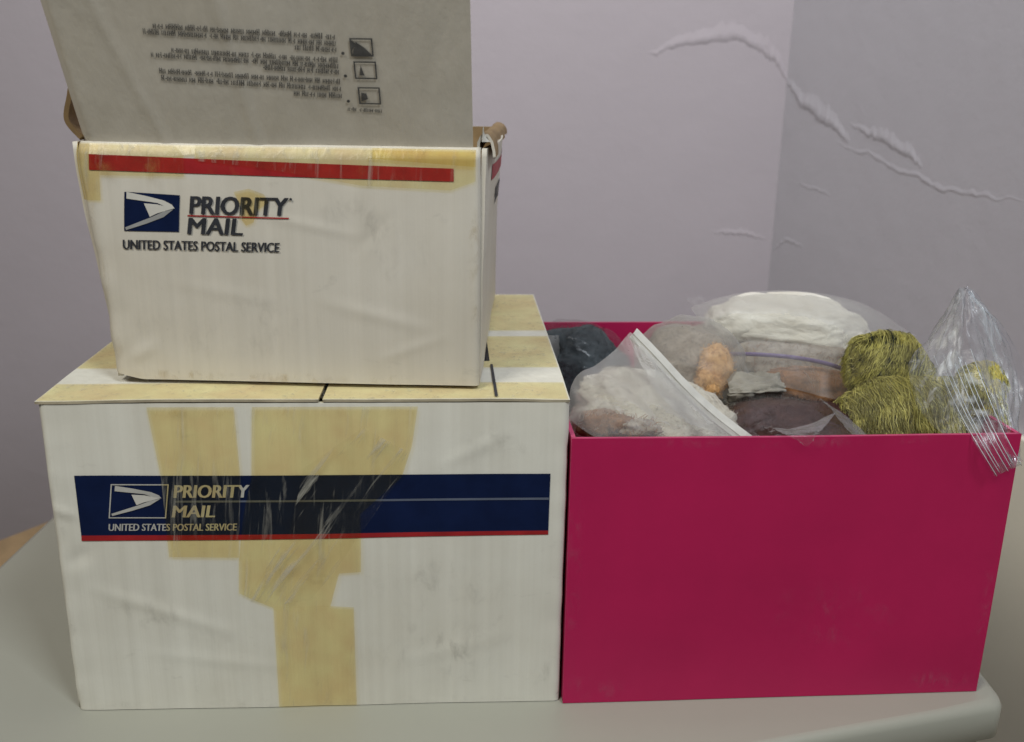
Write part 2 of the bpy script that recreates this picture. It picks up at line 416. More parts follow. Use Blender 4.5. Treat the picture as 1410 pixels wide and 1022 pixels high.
for nm, pts, wd, ht, sd in (('paint_blister', [(888, 76), (950, 58), (1010, 50), (1050, 66), (1083, 98)], 0.036, 0.0065, 1.0),
                            ('paint_blister', [(975, 320), (1020, 322), (1058, 330)], 0.014, 0.004, 2.0),
                            ('paint_blister', [(1040, 62), (1062, 78), (1088, 112)], 0.030, 0.006, 8.0)):
    V, F = ridge(back_bld, bw(pts), 60, wd, ht, sd); mesh(nm, V, F, MT['wall'], wall_b, True)
def rw(pts): return [at_right(a, b) for a, b in pts]
for nm, pts, wd, ht, sd in (('paint_blister', [(1080, 112), (1110, 146), (1140, 168), (1172, 196)], 0.040, 0.0065, 3.0),
                            ('paint_blister', [(1168, 172), (1210, 190), (1250, 212), (1272, 232)], 0.026, 0.005, 4.0),
                            ('paint_crack', [(1130, 188), (1190, 212), (1250, 240), (1300, 262), (1360, 272), (1440, 280)], 0.014, 0.0030, 5.0),
                            ('paint_crack', [(1084, 248), (1120, 260), (1152, 272)], 0.008, 0.0025, 6.0),
                            ('paint_blister', [(1060, 345), (1085, 332), (1110, 342)], 0.012, 0.003, 7.0)):
    V, F = ridge(right_bld, rw(pts), 60, wd, ht, sd); mesh(nm, V, F, MT['wall2'], wr, True)
# cream board low on the side wall
pan = tag(slab('wall_panel', -0.012, -0.0005, -1.30, -at_right(1300, 560)[0], 0, at_right(1405, 597)[1]-FLOOR, MT['cream'], None, 0.002), kind='structure')
pan.location = wr.location; pan.rotation_euler = wr.rotation_euler

# table: rounded top, bowed front, apron, four legs
TB = thing('table', 'cream plastic side table with rounded corners carrying all the boxes', 'table', (0, 0.75, FLOOR))
def table_outline(ins):
    P = []
    def arc(cx, cy, r, a0, a1, n=8):
        for i in range(n+1):
            a = math.radians(a0+(a1-a0)*i/n); P.append((cx+r*math.cos(a), cy+r*math.sin(a)))
    xr, xl, yb = 0.329-ins, -0.418+ins, 1.22-ins
    arc(xr-0.03, yb-0.03, 0.03, 0, 90); arc(xl+0.03, yb-0.03, 0.03, 90, 180)
    arc(xl+0.05, 0.49+ins, 0.05, 180, 250)
    for i in range(1, 24):                     # bowed front edge
        x = (xl+0.037)+(xr-0.018-xl-0.037)*i/24
        P.append((x, 0.43+ins+0.277*0.06*math.log(1+math.exp((x+0.088)/0.06))))
    arc(xr-0.014, 0.5562+ins, 0.014, -75, 0, 10)
    return P
def prism(name, rings, mat, parent, smooth=False):
    V = []; F = []
    n = len(rings[0][0])
    for P, z in rings:
        for x, y in P: V.append((x, y-0.75, z-FLOOR))
    for k in range(len(rings)-1):
        for i in range(n):
            a = k*n+i; b = k*n+(i+1) % n; F.append((a, b, b+n, a+n))
    F.append(tuple(range(n))[::-1]); F.append(tuple(range((len(rings)-1)*n, len(rings)*n)))
    o = mesh(name, V, F, mat, parent, True)
    for p in o.data.polygons[-2:]: p.use_smooth = False
    return o
prism('tabletop', [(table_outline(0.004), -0.030), (table_outline(0.0), -0.026), (table_outline(0.0), -0.006), (table_outline(0.0018), -0.0018), (table_outline(0.006), 0.0)], MT['table'], TB)
prism('apron', [(table_outline(0.008), -0.12), (table_outline(0.008), -0.0305)], MT['table'], TB)
for lx, ly in ((-0.36, 0.56), (0.27, 0.62), (-0.36, 1.15), (0.27, 1.15)):
    bm = bmesh.new()
    bmesh.ops.create_cone(bm, cap_ends=True, segments=20, radius1=0.018, radius2=0.026, depth=-FLOOR-0.1205)
    me = bpy.data.meshes.new('leg'); bm.to_mesh(me); bm.free(); me.materials.append(MT['table'])
    o = bpy.data.objects.new('leg', me); COL.objects.link(o); o.parent = TB; o.location = (lx, ly-0.75, (-FLOOR-0.1205)/2)

# low wooden stool partly under the table (only a corner of its seat shows)
ST = thing('wooden_stool', 'low tan wooden seat showing past the left edge of the cream table', 'stool', (-0.633, 1.2, FLOOR), math.radians(57.3))
slab('seat', -0.42, 0.02, -0.21, 0.0, 0.497, 0.52, MT['wood'], ST, 0.004)
for q in ((-0.40, -0.19), (-0.40, -0.05), (-0.03, -0.19), (-0.03, -0.05)):
    slab('leg', q[0], q[0]+0.03, q[1], q[1]+0.03, 0.0, 0.4965, MT['wood'], ST, 0.003)

# ---------------------------------------------------------------- lower cardboard box (closed, taped)
AX, AY, AYAW, AW, AD, AH = -0.2715, 0.5217, 0.0578, 0.3060, 0.288, 0.2044
LB = thing('cardboard_box', 'closed white shipping box with navy band and yellowed tape, beneath the other shipping box', 'box', (AX, AY, 0.0005), AYAW)
A_CR = [((0.02, 0.085), (0.10, 0.055), 0.0011, 0.004), ((0.001, 0.139), (0.014, 0.134), 0.0014, 0.003),
        ((0.23, 0.165), (0.27, 0.185), 0.0008, 0.004), ((0.05, 0.04), (0.13, 0.03), 0.0006, 0.004),
        ((0.2, 0.03), (0.27, 0.05), 0.0006, 0.005), ((0.005, 0.10), (0.02, 0.112), -0.0016, 0.005)]
RL, RR = 0.0040, 0.0030
def A_front(u, z):
    """outer face of the front panel; u beyond the ends wraps round the worn corners"""
    d = 0.0008*fbm((u*9, z*9, 1.3), 3)+0.0012*math.sin(math.pi*max(0, min(1, u/AW)))*math.sin(math.pi*max(0, min(1, z/AH)))
    for p, q, am, wd in A_CR: d += crease(u, z, p, q, am*0.65, wd)
    d += 0.0006*nz(z*55, 4.0)*smooth(0.03, 0.0, u)+0.0004*nz(z*60, 8.0)*smooth(AW-0.02, AW, u)
    if u < RL:
        a = min((RL-u)/RL, 1.45); c = RL
        x, y = c-RL*math.sin(a), RL-RL*math.cos(a); n = (-math.sin(a), -math.cos(a))
    elif u > AW-RR:
        a = min((u-AW+RR)/RR, 1.45); c = AW-RR
        x, y = c+RR*math.sin(a), RR-RR*math.cos(a); n = (math.sin(a), -math.cos(a))
    else: x, y, n = u, 0.0, (0, -1)
    # blunted bottom corners
    lift = 0.0008*smooth(0.018, 0, u)*smooth(0.02, 0, z)
    return (x+n[0]*d+lift, y+n[1]*d+lift*0.5, z)
CM = [MT['card_low'], MT['kraft'], MT['card_low']]
CMF = [MT['card_low'], MT['kraft'], MT['lid_edge']]
u0, u1 = RL-1.4*RL, AW-RR+1.4*RR
sheet('front_panel', lambda a, b: A_front(u0+(u1-u0)*a, 0.0+AH*b), 150, 90, CM, LB, 0.003)
def sidefn(x, s):
    def f(a, b):
        y = (AD-0.004)*(a if s > 0 else 1-a)+(0.0038 if s < 0 else 0.0029)*(1-(a if s > 0 else 1-a))
        z = AH*b; bul = 0.0015*math.sin(math.pi*b)*math.sin(math.pi*a)+0.0004*fbm((y*9, z*9, x*7), 3)
        return (x+s*bul, y, z)
    return f
sheet('left_panel', sidefn(0.0, -1), 40, 30, CM, LB, 0.003)
sheet('right_panel', sidefn(AW, 1), 40, 30, CM, LB, 0.003)
sheet('back_panel', lambda a, b: (AW-0.004-(AW-0.008)*a, AD, AH*b), 12, 8, CM, LB, 0.003)
slab('bottom_panel', 0.006, AW-0.006, 0.008, AD-0.006, 0.0003, 0.0035, MT['card_low'], LB)
SEAM = 0.161
def A_top(u, v):
    w_ = 0.0012*fbm((u*8, v*8, 6.0), 3)
    dip = -0.0012*smooth(0.07, 0.0, u)*smooth(0.06, 0.0, v) - 0.0012*smooth(AW-0.04, AW, u)*smooth(0.05, 0, v)
    return (u, v, AH+0.0024+w_*0.35+dip*0.8)
lf = sheet('top_flap', lambda a, b: A_top(-0.0006+(SEAM-0.0012+0.0006)*a, -0.0004+0.0004*nz(a*7, 2.2)+(AD)*b), 50, 44, CMF, LB, 0.0016)
rf = sheet('top_flap', lambda a, b: A_top(SEAM+0.0012+(AW+0.0004-SEAM-0.0012)*a, -0.0004+0.0004*nz(a*7, 5.2)+(AD)*b), 50, 44, CMF, LB, 0.0016)
# print on the front
def bandrect(x0, x1, b0, b1): return [(x0, b0), (x1, b0), (x1, b1), (x0, b1)]
decal('navy_band', [[(0.0162, 0.1215), (0.2957, 0.1219), (0.296, 0.1595), (0.0164, 0.1601)]], A_front, MT['navy'], LB, 0.0004)
decal('red_stripe', [[(0.0160, 0.1179), (0.2957, 0.1192), (0.2957, 0.1219), (0.0162, 0.1215)]], A_front, MT['red'], LB, 0.0004)
decal('band_line', [[(0.0735, 0.14295), (0.2955, 0.1425), (0.2955, 0.14395), (0.0735, 0.14415)]], A_front, MT['greyline'], LB, 0.0006)
EAGLE = ([(0.045, 1.0), (0.40, 0.905), (0.72, 0.80), (0.865, 0.70), (0.92, 0.60), (0.76, 0.64), (0.60, 0.735), (0.045, 0.83)],
         [(0.36, 0.72), (0.60, 0.70), (0.74, 0.655), (0.90, 0.605), (0.60, 0.47), (0.47, 0.38)],
         [(0.90, 0.59), (0.72, 0.52), (0.50, 0.375), (0.02, 0.10), (0.035, 0.03), (0.40, 0.20), (0.72, 0.38)])
def eagle(name, x0, y0, x1, y1, sk, surf, mats, parent, eps):
    f = lambda p: (x0+(x1-x0)*p[0]+sk*p[1], y0+(y1-y0)*p[1])
    root = decal(name, [[f(p) for p in EAGLE[0]]], surf, mats[0], parent, eps, 0.01)
    decal('logo_head', [[f(p) for p in EAGLE[1]]], surf, mats[1], root, eps, 0.01)
    decal('logo_wing', [[f(p) for p in EAGLE[2]]], surf, mats[2], root, eps, 0.01)
    return root
lx0, lx1, ly0, ly1, sk = 0.0335, 0.0672, 0.1328, 0.1547, 0.0034
t = 0.0007
f = lambda x, y: (lx0+(lx1-lx0)*x+sk*y, ly0+(ly1-ly0)*y)
tx, ty = t/(lx1-lx0), t/(ly1-ly0)
decal('logo_frame', [[f(0, 0), f(1, 0), f(1, ty), f(0, ty)], [f(0, 1-ty), f(1, 1-ty), f(1, 1), f(0, 1)],
                     [f(0, ty), f(tx, ty), f(tx, 1-ty), f(0, 1-ty)], [f(1-tx, ty), f(1, ty), f(1, 1-ty), f(1-tx, 1-ty)]], A_front, MT['silver'], LB, 0.0007)
eagle('logo', lx0+0.001, ly0+0.001, lx1-0.001, ly1-0.001, sk, A_front, (MT['silver'], MT['paper'], MT['silver']), LB, 0.0008)
lettering('lettering', 'PRIORITY', (0.0729, 0.1459, 0.1172, 0.1541), A_front, MT['silver'], LB, 0.2, 0.05)
lettering('lettering', 'MAIL', (0.0709, 0.1334, 0.0957, 0.1410), A_front, MT['silver'], LB, 0.2, 0.05)
lettering('lettering', 'UNITED STATES POSTAL SERVICE', (0.0329, 0.1246, 0.1085, 0.1292), A_front, MT['silver'], LB, 0.2, 0.04)
# tape on the front (yellowed, layered over the print) and across the top
TE = 0.0016
decal('tape', [[(0.0622, 0.2026), (0.1116, 0.2026), (0.1128, 0.1593), (0.1086, 0.1071), (0.0671, 0.1076), (0.0668, 0.1593)]], A_front, MT['tape'], LB, TE, 0.008)
decal('tape', [[(0.1219, 0.2026), (0.2173, 0.2026), (0.2135, 0.178), (0.2073, 0.1586), (0.182, 0.135), (0.1819, 0.1159), (0.1813, 0.0962), (0.168, 0.0954), (0.1619, 0.073),
                (0.1272, 0.0725), (0.118, 0.077), (0.1071, 0.0829), (0.1085, 0.1051), (0.113, 0.135), (0.1192, 0.1593)]], A_front, MT['tape'], LB, TE, 0.008)
decal('tape', [[(0.1272, 0.0725), (0.1619, 0.073), (0.1761, 0.0717), (0.1759, 0.0405), (0.1757, 0.0008), (0.1268, 0.0008), (0.1271, 0.0405)]], A_front, MT['tape'], LB, TE-0.0002, 0.008)
decal('tape', [[(0.112, 0.080), (0.128, 0.0745), (0.150, 0.078), (0.166, 0.098), (0.1835, 0.125), (0.2068, 0.159), (0.2110, 0.175), (0.185, 0.190), (0.150, 0.165), (0.140, 0.125)]], A_front, MT['tape_clear'], LB, TE+0.0005, 0.008)
for v0, v1, nm in ((-0.0004, 0.030, 'tape'), (0.062, 0.142, 'tape'), (0.159, 0.284, 'tape')):
    decal(nm, [[(0.0002, v0), (AW-0.0005, v0), (AW-0.0005, v1), (0.0002, v1)]], A_top, MT['tape_pale'], LB, 0.0006+(0.0 if v0 < 0.1 else 0.0), 0.02)
decal('printed_patch', [[(0.236, 0.078), (0.2615, 0.078), (0.2605, 0.217), (0.236, 0.217)]], A_top, MT['navy'], LB, 0.0003)
decal('printed_line', [[(0.2622, 0.002), (0.2640, 0.002), (0.2632, 0.068), (0.2616, 0.068)]], A_top, MT['ink'], LB, 0.0009, 0.01)

# ---------------------------------------------------------------- upper cardboard box (open, front flap raised)
UX, UY, UYAW, UW, UD, UH = -0.2398, 0.5556, -0.0141, 0.2204, 0.265, 0.1395
UZ = 0.2091
UB = thing('cardboard_box', 'worn white shipping box with red stripe and raised front flap, standing on the taped box', 'box', (UX, UY, UZ+0.0008), UYAW)
U_CR = [((0.10, 0.10), (0.15, 0.09), 0.0007, 0.003), ((0.13, 0.05), (0.19, 0.035), 0.0008, 0.004), ((0.012, 0.012), (0.026, 0.022), 0.0014, 0.004),
        ((0.15, 0.08), (0.17, 0.10), -0.0006, 0.003), ((0.04, 0.06), (0.10, 0.05), 0.0004, 0.004), ((0.16, 0.015), (0.20, 0.03), 0.0006, 0.003)]
QL, QR = 0.0065, 0.003
def U_front(u, z):
    spread = -0.0085*smooth(0.02, 1.0, z/UH)*(1-u/UW)           # leans out to the left at the top
    d = 0.0008*fbm((u*10, z*10, 9.1), 3)+0.0025*math.sin(math.pi*max(0, min(1, u/UW)))*max(0, min(1, z/UH))
    for p, q, am, wd in U_CR: d += crease(u, z, p, q, am*0.65, wd)
    d += 0.0010*nz(z*60, 14.0)*smooth(0.02, 0.0, u)
    if u < QL:
        a = min((QL-u)/QL, 1.45); x, y = QL-QL*math.sin(a), QL-QL*math.cos(a); n = (-math.sin(a), -math.cos(a))
    elif u > UW-QR:
        a = min((u-UW+QR)/QR, 1.45); x, y = UW-QR+QR*math.sin(a), QR-QR*math.cos(a); n = (math.sin(a), -math.cos(a))
    else: x, y, n = u, 0.0, (0, -1)
    zz = z + 0.0035*smooth(0.02, 0, u)*smooth(0.02, 0, z)
    roll = 0.0048*max(0.0, (z-UH+0.0055)/0.0055)**1.7
    return (x+n[0]*d+spread, y+n[1]*d+roll, zz)
CU = [MT['card_up'], MT['kraft'], MT['card_up']]
CUF = [MT['card_up'], MT['kraft'], MT['kraft']]
v0, v1 = QL-1.4*QL, UW-QR+1.4*QR
sheet('front_panel', lambda a, b: U_front(v0+(v1-v0)*a, UH*b), 130, 80, CU, UB, 0.0028)
def U_side(s):
    def f(a, b):
        k = a if s > 0 else 1-a
        y = 0.0064+(UD-0.011)*k if s < 0 else 0.0030+(UD-0.008)*k
        bul = (0.009 if s > 0 else 0.010)*b**1.3*math.sin(math.pi*min(1, 0.12+0.80*k))+0.001*fbm((y*9, b*2, s*3.0), 3)
        base = -0.0085*smooth(0.02, 1.0, b) if s < 0 else 0.0
        x = (0.0 if s < 0 else UW)+base+s*bul
        return (x, y, UH*b*0.995)
    return f
sheet('left_panel', U_side(-1), 40, 30, CU, UB, 0.0028)
rp = sheet('right_panel', U_side(1), 40, 30, CU, UB, 0.0028)
sheet('back_panel', lambda a, b: (UW-0.003-(UW-0.006)*a, UD, UH*b), 12, 10, CU, UB, 0.0028)
slab('bottom_panel', 0.005, UW-0.005, 0.006, UD-0.005, 0.0004, 0.0034, MT['card_up'], UB)
# raised front flap, leaning towards the viewer, its left edge curled back
LEAN = math.radians(23); FH = 0.135
def U_flap(u, h):
    bow = 0.004*math.sin(math.pi*u/UW)
    x = u-0.0045-0.002*h/FH*(1-u/UW)-0.0045*(1-u/UW); back = 0.0
    if u < 0.013: x += 0.0072-(0.013-u)*0.55-u; back = (0.013-u)*0.8
    else: x += 0.0072+(u-0.013)*(UW-0.0072)/(UW-0.013)-u
    d = 0.0008*fbm((u*9, h*9, 21.0), 3)+0.0009*math.exp(-((u-0.055-h*-0.25)/0.003)**2)*0.6+0.0009*math.exp(-((u-0.105+h*0.10)/0.003)**2)*0.7
    hinge = smooth(0.0, 0.010, h)
    y = 0.0046-math.sin(LEAN)*h - bow*0.6 + back - d*math.cos(LEAN)
    z = UH-0.0004+math.cos(LEAN)*h - d*0.3
    return (x, y, z)
fl = sheet('front_flap', lambda a, b: U_flap(UW*a, FH*b), 110, 60, CU, UB, 0.003)
# rolled hinge crease
# left flap: seen behind, its brown inside showing at the fold
LFP = [(0.001, 0.0), (-0.0072, 0.011), (-0.0040, 0.026), (-0.0012, 0.040), (-0.0062, 0.058), (-0.0102, 0.085), (-0.012, 0.12)]
def left_flap(a, b):
    q_ = spl([Vector((p[0], p[1], 0)) for p in LFP], b); x, z = q_.x, q_.y
    y = 0.010+0.001+(UD-0.03)*(1-a)
    return (x-0.0090-0.008*math.sin(math.pi*min(1, 0.12+0.8*(1-a)))*(1-b)*0.6, y, UH+z)
sheet('left_flap', left_flap, 24, 48, CUF, UB, 0.0028)
RFP = [(0.0, -0.004), (0.0005, 0.003), (0.003, 0.0065), (0.0075, 0.0065), (0.0115, 0.003), (0.0135, -0.003), (0.014, -0.0075)]
def right_flap(a, b):
    t = b*(len(RFP)-1); k = min(int(t), len(RFP)-2); f_ = t-k
    x = RFP[k][0]*(1-f_)+RFP[k+1][0]*f_; z = RFP[k][1]*(1-f_)+RFP[k+1][1]*f_
    y = 0.006+(UD-0.02)*a
    return (UW-0.001+x*(0.55+0.2*nz(a*5, 3.0)), y, UH+z*0.8*(1-0.5*a)+0.001*nz(a*12, b*3))
sheet('right_flap', right_flap, 30, 24, [MT['kraft'], MT['kraft'], MT['card_up']], UB, 0.0016)
sheet('torn_paper', lambda a, b: (UW+0.0005+0.0045*a*(1-b)+0.001*b, 0.004+0.002*a, UH+0.003+0.008*b*(1-0.5*a)), 4, 8, MT['paper'], UB, 0.0006)
# print and tape on the front
Z0 = UZ+0.0008
def U_print(u, z): return U_front(u+0.0065*(1-u/UW), z)
def uz(pts): return [(x, z-Z0) for x, z in pts]
decal('red_stripe', [uz([(0.0004, 0.3338), (0.10, 0.3322), (0.2054, 0.3307), (0.2054, 0.3379), (0.10, 0.3402), (0.0013, 0.3426)])], U_print, MT['red'], UB, 0.0004)
decal('logo_field', [uz([(0.0147, 0.2996), (0.0466, 0.2996), (0.0502, 0.3205), (0.0186, 0.3219)])], U_print, MT['navy'], UB, 0.0004)
eagle('logo', 0.0147, 0.2994-Z0, 0.0466, 0.3219-Z0, 0.0038, U_print, (MT['paper'], MT['paper'], MT['papergrey']), UB, 0.0007)
lettering('lettering', 'PRIORITY', (0.0548, 0.3100-Z0, 0.1120, 0.3203-Z0), U_print, MT['ink'], UB, 0.22, 0.055)
lettering('lettering', 'MAIL', (0.0518, 0.2985-Z0, 0.0835, 0.3079-Z0), U_print, MT['ink'], UB, 0.22, 0.055)
lettering('lettering', 'UNITED STATES POSTAL SERVICE', (0.0126, 0.2890-Z0, 0.1046, 0.2945-Z0), U_print, MT['ink'], UB, 0.22, 0.05)
decal('underline', [uz([(0.053, 0.3087), (0.1115, 0.3083), (0.1115, 0.3090), (0.053, 0.3094)])], U_print, MT['red'], UB, 0.0005)
decal('lettering', [[(0.1135+0.0008*math.cos(q*math.pi/4), 0.3195-Z0+0.0008*math.sin(q*math.pi/4)) for q in range(8)]], U_print, MT['ink'], UB, 0.0009, 0)
decal('tape', [uz([(-0.006, 0.3166), (0.011, 0.3168), (0.0128, 0.3336), (0.0128, 0.3478), (-0.006, 0.3478)])], U_front, MT['tape'], UB, 0.0011, 0.006)
decal('tape', [uz([(0.0128, 0.3310), (0.0592, 0.3311), (0.060, 0.3430), (0.0664, 0.3437), (0.066, 0.3475), (0.0128, 0.3478)])], U_front, MT['tape_pale'], UB, 0.0011, 0.006)
decal('tape', [uz([(0.066, 0.3400), (0.10, 0.337), (0.156, 0.3278), (0.2041, 0.3258), (0.2176, 0.331), (0.2176, 0.3475), (0.066, 0.3475)])], U_front, MT['tape_pale'], UB, 0.0012, 0.006)
decal('tape', [uz([(0.160, 0.3430), (0.2176, 0.3390), (0.2176, 0.3470), (0.162, 0.3474)])], U_front, MT['tape'], UB, 0.0016, 0.006)
decal('stain', [uz([(0.0814, 0.3230), (0.090, 0.325), (0.0985, 0.322), (0.1008, 0.3175), (0.094, 0.313), (0.091, 0.306), (0.0864, 0.304), (0.083, 0.309), (0.085, 0.314)])], U_print, MT['tape'], UB, 0.0011, 0.005)
def smudge(cx, cz, rx, rz, surf, parent, mat='smudge', ang=0.0, eps=0.0006):
    n, m = 28, 10; V = []; F = []; fade = []; e = 1e-3; ca, sa = math.cos(ang), math.sin(ang)
    for k in range(m+1):
        for i in range(n):
            r = k/m; t_ = 6.2832*i/n; x, z = rx*r*math.cos(t_), rz*r*math.sin(t_); u, q = cx+x*ca-z*sa, cz+x*sa+z*ca
            p = Vector(surf(u, q)); nn = (Vector(surf(u+e, q))-Vector(surf(u-e, q))).cross(Vector(surf(u, q+e))-Vector(surf(u, q-e))).normalized()
            V.append(p+nn*eps); fade.append((1-r*r)**1.5)
    for k in range(m):
        for i in range(n): a, b = k*n+i, k*n+(i+1) % n; F.append((a, b, b+n, a+n))
    o = mesh('smudge', V, F, MT[mat], parent)
    at_ = o.data.attributes.new('fade', 'FLOAT', 'POINT'); at_.data.foreach_set('value', fade)
    return o
smudge(0.150, 0.098, 0.024, 0.016, U_front, UB, ang=-0.6)
smudge(0.172, 0.078, 0.030, 0.022, U_front, UB, ang=-0.5)
smudge(0.07, 0.035, 0.07, 0.025, U_front, UB)
smudge(0.004, 0.10, 0.008, 0.05, U_front, UB, eps=0.0018)
smudge(0.06, 0.065, 0.05, 0.014, A_front, LB, ang=-0.3)
smudge(0.23, 0.085, 0.05, 0.025, A_front, LB)
smudge(0.23, 0.04, 0.06, 0.03, A_front, LB)
smudge(0.26, 0.18, 0.04, 0.015, A_front, LB)
smudge(0.297, 0.02, 0.012, 0.02, A_front, LB)
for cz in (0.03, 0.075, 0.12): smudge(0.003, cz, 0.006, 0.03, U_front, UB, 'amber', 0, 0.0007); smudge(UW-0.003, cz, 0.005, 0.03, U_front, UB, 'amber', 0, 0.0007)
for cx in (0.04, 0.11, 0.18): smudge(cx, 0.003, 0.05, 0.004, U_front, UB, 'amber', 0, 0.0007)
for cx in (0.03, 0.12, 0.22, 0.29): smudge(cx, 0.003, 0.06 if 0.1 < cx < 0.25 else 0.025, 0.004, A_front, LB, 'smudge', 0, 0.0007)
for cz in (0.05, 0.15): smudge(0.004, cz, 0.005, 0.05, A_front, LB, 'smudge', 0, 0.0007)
for cx, rx in ((0.03, 0.03), (0.095, 0.025), (0.185, 0.04)): smudge(cx, 0.1265, rx, 0.012, U_front, UB, 'amber', 0, 0.0020)
for cx, rx in ((0.09, 0.05), (0.17, 0.05)): smudge(cx, 0.200, rx, 0.0035, A_front, LB, 'amber', 0, 0.0022)
# print on the side panel
def U_right(v, z):
    return U_side(1)((v-0.0030)/(UD-0.008), z/UH/0.995)
decal('red_stripe', [[(0.03, 0.119), (0.2, 0.119), (0.2, 0.128), (0.03, 0.128)]], U_right, MT['red'], UB, 0.0004)
lettering('lettering', 'PRIORITY', (0.07, 0.100, 0.13, 0.111), U_right, MT['ink'], UB, 0.2, 0.05, 0.0005)
# small print on the flap: upside down while the flap stands up, too small to read
rng = random.Random(5)
def smallprint(rows):
    ol = []
    for xr, xl, yr, sl, hgt in rows:          # a row runs from right to left
        x = xr
        while x > xl:
            nlet = rng.randint(2, 8)
            for _ in range(nlet):
                if x <= xl: break
                wl = rng.uniform(0.0011, 0.0017); y = yr+(xr-x)*sl
                hh = hgt*rng.choice((0.8, 0.8, 0.8, 1.0)); k = rng.randint(0, 3)
                ol.append([(x-wl*0.30, y), (x, y), (x+0.0003, y+hh), (x-wl*0.30+0.0003, y+hh)])
                if k: ol.append([(x-wl*0.95, y+hh*0.0), (x-wl*0.66, y), (x-wl*0.66+0.0003, y+hh), (x-wl*0.95+0.0003, y+hh)])
                if k != 1: ol.append([(x-wl*0.7, y+hh*0.38), (x-wl*0.3, y+hh*0.38), (x-wl*0.3, y+hh*0.62), (x-wl*0.7, y+hh*0.62)])
                x -= wl*1.15
            x -= 0.0011
    return ol
ROWS = []
for (h0, xa, xb, xc, pt) in ((0.0540, 0.0645, 0.0577, 0.133, 0.0034), (0.0420, 0.070, 0.0595, 0.115, 0.0032), (0.0285, 0.0625, 0.061, 0.129, 0.0040)):
    ROWS += [(0.153, xc, h0, 0.05, 0.0031), (0.153, xb, h0+pt, 0.05, 0.0031), (0.153, xa, h0+2*pt, 0.05, 0.0031)]
ROWS.append((0.1730, 0.1555, 0.0205, 0.05, 0.0023))
decal('small_print', smallprint(ROWS), U_flap, MT['inkgrey'], UB, 0.0005, 0)
for hy, k in ((0.0530, 0), (0.0406, 1), (0.0263, 2)):
    x0, x1, y0, y1 = 0.1602+0.0008*k, 0.1716+0.0008*k, hy-0.001, hy+0.0088; t = 0.0008
    ol = [rect(x0, y0, x1, y0+t), rect(x0, y1-t, x1, y1), rect(x0, y0+t, x0+t, y1-t), rect(x1-t, y0+t, x1, y1-t)]
    if k == 0: ol += [[(x0+t, y0+t), (x1-t, y0+t), (x1-0.004, y0+0.0045), (x0+0.003, y1-0.002)], [(x0+t, y1-t), (x0+t, y0+0.003), (x0+0.003, y1-0.003)]]
    if k == 1: ol += [[(x0+0.0025, y0+0.002), (x0+0.005, y0+0.002), (x0+0.0035, y1-0.0022)]]
    if k == 2: ol += [[(x0+0.0014, y0+0.0016), (x0+0.0048, y0+0.003), (x0+0.0042, y0+0.0062), (x0+0.0016, y0+0.0066)]]
    decal('pictogram', ol, U_flap, MT['inkgrey'], UB, 0.0006, 0)
    decal('bullet', [[(0.1563+0.0009*math.cos(q*math.pi/4), hy+0.0006+0.0009*math.sin(q*math.pi/4)) for q in range(8)]], U_flap, MT['inkgrey'], UB, 0.0006, 0)

# ---------------------------------------------------------------- magenta box
BX, BY, BYAW, BW, BD, BH = 0.0361, 0.5368, 0.0727, 0.2775, 0.2886, 0.1826
PB = thing('storage_box', 'open magenta paperboard box full of bagged yarn and wool beside the shipping boxes', 'box', (BX, BY, 0.0005), BYAW)
def P_front(a, b):
    u, z = BW*a, BH*b
    return (u, -0.0012*math.sin(math.pi*a)*b+0.0006*fbm((u*6, z*6, 31), 3), z)
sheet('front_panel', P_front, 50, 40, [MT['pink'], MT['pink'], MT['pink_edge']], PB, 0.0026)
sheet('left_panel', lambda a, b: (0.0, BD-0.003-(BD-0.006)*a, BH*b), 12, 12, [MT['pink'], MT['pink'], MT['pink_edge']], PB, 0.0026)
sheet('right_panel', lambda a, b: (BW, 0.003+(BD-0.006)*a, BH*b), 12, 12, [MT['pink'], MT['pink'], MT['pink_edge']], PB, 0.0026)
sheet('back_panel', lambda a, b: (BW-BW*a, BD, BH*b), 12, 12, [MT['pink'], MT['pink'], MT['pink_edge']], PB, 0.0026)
slab('bottom_panel', 0.003, BW-0.003, 0.003, BD-0.003, 0.0004, 0.003, MT['pink'], PB)

def P_f(u, z): return P_front(u/BW, z/BH)
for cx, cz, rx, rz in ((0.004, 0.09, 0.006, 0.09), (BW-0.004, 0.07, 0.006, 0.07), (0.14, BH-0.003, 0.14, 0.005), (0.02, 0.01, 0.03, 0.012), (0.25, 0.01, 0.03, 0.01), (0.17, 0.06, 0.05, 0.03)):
    smudge(cx, cz, min(rx, BW), rz, P_f, PB, 'pink_scuff', 0, 0.0004)

